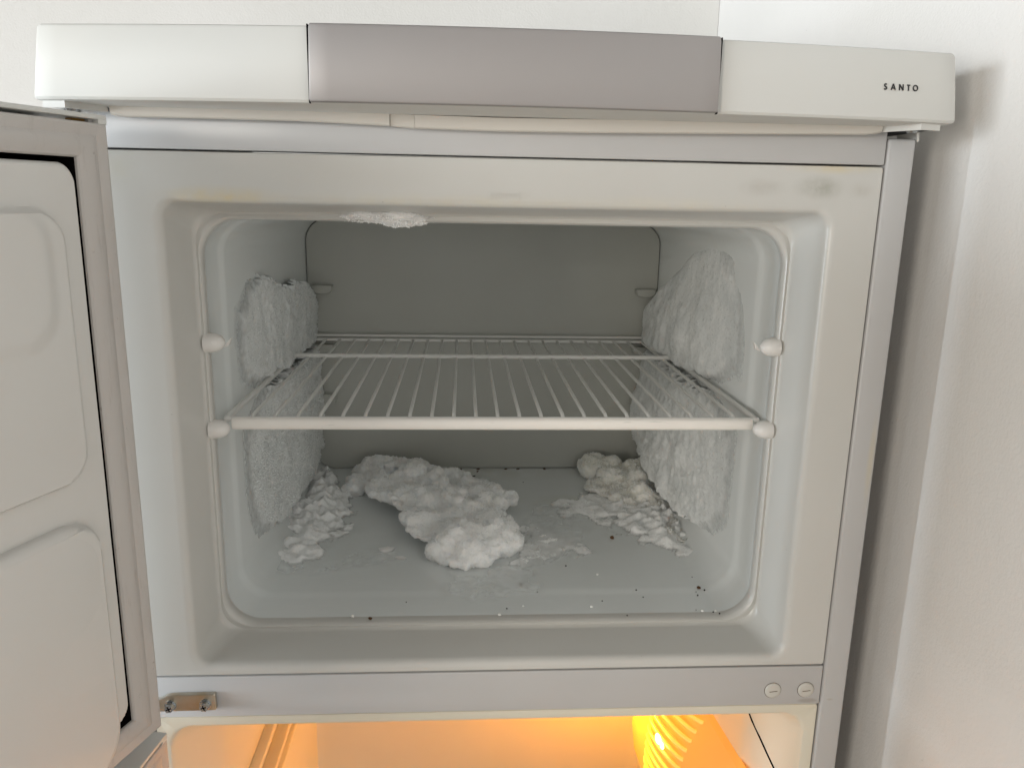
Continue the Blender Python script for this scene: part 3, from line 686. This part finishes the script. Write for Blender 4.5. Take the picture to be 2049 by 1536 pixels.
lumps("ice_chunk", [(-.122, .405, -.160, .050, .028, .014), (-.150, .418, -.162, .026, .018, .012), (-.095, .415, -.158, .024, .018, .013), (-.062, .378, -.161, .050, .032, .013), (-.150, .375, -.163, .026, .026, .011), (-.165, .352, -.164, .018, .014, .010),
     (-.092, .325, -.154, .052, .042, .013, 20, 6), (-.022, .350, -.164, .034, .028, .011), (-.060, .275, -.153, .055, .045, .012, -30, 8), (-.010, .290, -.155, .044, .034, .014),
     (.024, .290, -.152, .012, .014, .009, 20), (.030, .280, -.150, .008, .010, .006, 40), (-.057, .228, -.155, .036, .048, .009, -25, 8), (-.020, .235, -.156, .042, .046, .016), (-.010, .190, -.158, .050, .044, .020), (-.018, .176, -.163, .044, .038, .014), (.008, .186, -.155, .028, .030, .016), (-.034, .180, -.154, .022, .024, .014),
     (-.052, .300, -.139, .013, .014, .009, 15), (-.030, .272, -.140, .017, .012, .010, 30, 20), (-.092, .345, -.140, .020, .015, .008), (-.118, .322, -.143, .012, .010, .007), (-.078, .290, -.140, .010, .010, .006), (-.040, .255, -.140, .012, .016, .007, 30), (-.105, .385, -.147, .020, .012, .007), (-.060, .340, -.146, .016, .014, .008), (-.005, .262, -.142, .012, .010, .007)],
      "large white ice chunk lying in the middle of the freezer floor", m_ice, .0015, .0080, .0028, group=GI)
lumps("ice_chunk", [(.160, .420, -.162, .029, .022, .017), (.150, .432, -.155, .024, .014, .011), (.140, .428, -.160, .014, .012, .009), (.176, .392, -.164, .025, .030, .013), (.160, .362, -.168, .034, .026, .007),
      (.204, .402, -.160, .021, .024, .017), (.202, .365, -.162, .023, .032, .015), (.191, .330, -.161, .013, .016, .015), (.198, .318, -.164, .016, .020, .012), (.184, .345, -.168, .040, .050, .008), (.205, .290, -.167, .020, .035, .008), (.212, .235, -.170, .016, .04, .005)],
      "yellowish ice chunk in the back right corner of the freezer floor", m_ice_yel, .0014, .0065, .0025, group=GI)

def slush(name, poly, hfun, lab, material, step=.0022, rough=1.0):
    xs = [p[0] for p in poly]; ys = [p[1] for p in poly]; x0, x1, y0, y1 = min(xs), max(xs), min(ys), max(ys); nx, ny = int((x1 - x0) / step), int((y1 - y0) / step)
    bm = bmesh.new(); g = {}; lay = bm.verts.layers.float.new("film")
    for i in range(nx + 1):
        for j in range(ny + 1):
            x = x0 + (x1 - x0) * i / nx; y = y0 + (y1 - y0) * j / ny
            d = in_sdf(poly, (x, y)) + .022 * fbm((x, y, 7), 42, 4)
            if d > .003: continue
            t = sm(-d / .020); b = fbm((x, y, 3), 70, 4)
            h_ = hfun(x, y) * t * (.55 + .55 * b) + (.0014 * cauli((x + .004 * fbm((x, y, 2), 90, 2), y, 8), 110) + .0010 * cauli((x, y, 3), 280) + .0008) * (t ** .6) * rough - (.0012 if d > -.001 else 0)
            g[i, j] = bm.verts.new((x, y, -.1729 + h_)); g[i, j][lay] = sm(-d / .014) * 1.15
    for i in range(nx):
        for j in range(ny):
            q = [g.get(k) for k in ((i, j), (i + 1, j), (i + 1, j + 1), (i, j + 1))]
            if None not in q: bm.faces.new(q)
    o = finish(bm, name, material, None, 80); frost(o, 6000, .9); tag(o, lab, "ice", GI); return o
slush("slush_heap", [(-.229, .205), (-.222, .165), (-.200, .150), (-.172, .165), (-.165, .215), (-.150, .265), (-.150, .315), (-.168, .350), (-.185, .395), (-.205, .435), (-.229, .440)],
      lambda x, y: .006 + .013 * sm((y - .16) / .15) * sm((-.150 - x) / .05) + .004 * math.exp(-((x + .200) ** 2 + (y - .40) ** 2) / .0006), "crumbly slush heap along the foot of the left freezer wall", m_slush)
slush("slush_heap", [(.2285, .175), (.205, .165), (.165, .200), (.135, .255), (.110, .300), (.118, .345), (.135, .385), (.165, .400), (.2285, .415)],
      lambda x, y: .004 + .014 * sm((x - .13) / .09) * sm((y - .16) / .12), "crumbly slush heap along the foot of the right freezer wall", m_slush)
slush("slush_patch", [(.015, .150), (.030, .190), (.030, .240), (.055, .262), (.085, .235), (.108, .205), (.112, .178), (.085, .168), (.055, .160)],
      lambda x, y: .0022, "low wet slush patch running from the large chunk towards the right pile", m_slush)
slush("slush_patch", [(.085, .27), (.080, .315), (.105, .350), (.140, .345), (.150, .300), (.125, .270)],
      lambda x, y: .0025, "low slush patch in front of the yellowish back chunk", m_slush)

# frost crust hanging from the top rim
lumps("rim_frost", [(-.088 + dx, .054 + dy, .1730 - abs(dx) ** 2 * .6 + dz, a, .012, c_) for dx, dy, dz, a, c_ in ((-.025, 0, .0015, .016, .0045), (-.010, .001, .0, .020, .006), (.006, .001, -.0005, .020, .0065), (.022, .001, .0005, .015, .0048), (-.012, -.008, .003, .018, .0045), (.008, -.008, .0028, .02, .0042), (.033, .002, .001, .008, .003))],
      "white frost crust hanging from the top rim of the freezer opening", m_ice, .0010, .0022, .0012, -1.0)

# thin ice sheets on the floor
def film(poly, lab, zoff):
    xs = [p[0] for p in poly]; ys = [p[1] for p in poly]; x0, x1, y0, y1 = min(xs), max(xs), min(ys), max(ys); st = .004
    nx, ny = int((x1 - x0) / st), int((y1 - y0) / st); bm = bmesh.new(); g = {}; lay = bm.verts.layers.float.new("film")
    for i in range(nx + 1):
        for j in range(ny + 1):
            x = x0 + (x1 - x0) * i / nx; y = y0 + (y1 - y0) * j / ny; d = in_sdf(poly, (x, y)) + .010 * fbm((x, y, 17), 38, 4)
            if d > 0.004: continue
            v = bm.verts.new((x, y, -.1734 + zoff + .0006 * sm(-d / .01))); v[lay] = sm(-d / .012); g[i, j] = v
    for i in range(nx):
        for j in range(ny):
            q = [g.get(k) for k in ((i, j), (i + 1, j), (i + 1, j + 1), (i, j + 1))]
            if None not in q: bm.faces.new(q)
    tag(finish(bm, "ice_film", m_film, None, 60), lab, "ice", GI)
film([(.02, .13), (.03, .25), (.06, .31), (.11, .33), (.12, .25), (.10, .20), (.115, .175), (.08, .165), (.05, .14)], "thin clear ice sheet on the floor between the two chunks", .0022)
film([(-.05, .085), (.00, .075), (.05, .095), (.055, .14), (.01, .16), (-.05, .15)], "thin ice smear on the floor in front of the large chunk", .0018)
film([(-.225, .13), (-.12, .14), (-.08, .175), (-.13, .20), (-.17, .17), (-.22, .17)], "thin ice sheet on the floor at the front of the left slush heap", .0018)

# crumbs and grains on the floor
def crumb(x, y, sx, sy, sz, material, lab, group, z=-.1733, name="crumb", cat="crumb"):
    bm = bmesh.new(); bmesh.ops.create_icosphere(bm, subdivisions=1, radius=1); a = random.random() * 6.28
    for v in bm.verts:
        k = 1 + .45 * noise.noise(v.co * 1.7 + Vector((x * 90, y * 90, 0))); px, py = v.co.x * sx * k, v.co.y * sy * k
        v.co = Vector((px * math.cos(a) - py * math.sin(a), px * math.sin(a) + py * math.cos(a), v.co.z * sz * k + sz * .6))
    o = finish(bm, name, material, None, 30, False); o.location = (x, y, z); tag(o, lab, cat, group); return o
GC = "dark crumbs scattered on the freezer floor"
crumb(.1367, .2171, .0024, .0026, .0022, m_crumb, "largest brown crumb, behind the middle right of the floor", GC)
crumb(.0282, .1126, .0028, .0018, .0012, m_crumb, "elongated brown crumb in front of the large ice chunk", GC)
crumb(.1996, .1014, .0024, .0022, .0014, m_crumb, "brown crumb near the front right corner of the freezer floor", GC)
crumb(-.109, .0526, .0026, .0016, .0010, m_crumb, "brown crumb against the front lip left of the middle", GC)
for x, y in ((.0428, .0972), (-.0795, .0812), (.0122, .0669), (.0768, .1512), (.138, .0989), (.1017, .0785), (.1998, .1243), (.1943, .0867), (.1197, .0517), (.1996, .0558), (.2047, .0529), (.1417, .0851), (.0517, .3949), (.195, .094), (.204, .097), (.185, .060), (.0, .392)):
    s_ = random.uniform(.0006, .0012); crumb(x, y, s_, s_ * random.uniform(.7, 1), s_ * .8, m_crumb_d, "tiny dark speck lying on the grey freezer floor", GC)
crumb(-.0129, .4185, .0036, .0010, .0010, m_crumb_d, "short dark splinter behind the large ice chunk", GC)
for x, y in ((-.0296, .4465), (-.0064, .4465), (.0314, .4465), (.0479, .4465), (.0846, .4465), (-.0075, .437)):
    crumb(x, y, .0028, .0012, .0012, m_crumb, "small rusty crumb along the rear edge of the freezer floor", "rusty crumbs along the rear floor edge")
GG = "white ice grains on the freezer floor"
for x, y in ((.0275, .0711), (.1059, .1318), (-.125, .0564), (.2024, .0575), (.09, .068), (.19, .058), (.005, .056)):
    s_ = random.uniform(.0010, .0018); crumb(x, y, s_, s_, s_ * .7, m_grain, "small white ice grain on the front part of the floor", GG, name="ice_grain", cat="ice")
crumb(-.108, .190, .009, .006, .003, m_ice, "flat ice flake left of the large chunk, the bigger one", GG, name="ice_flake", cat="ice")
crumb(-.092, .172, .007, .004, .002, m_ice, "flat ice flake left of the large chunk, the smaller one", GG, name="ice_flake", cat="ice")
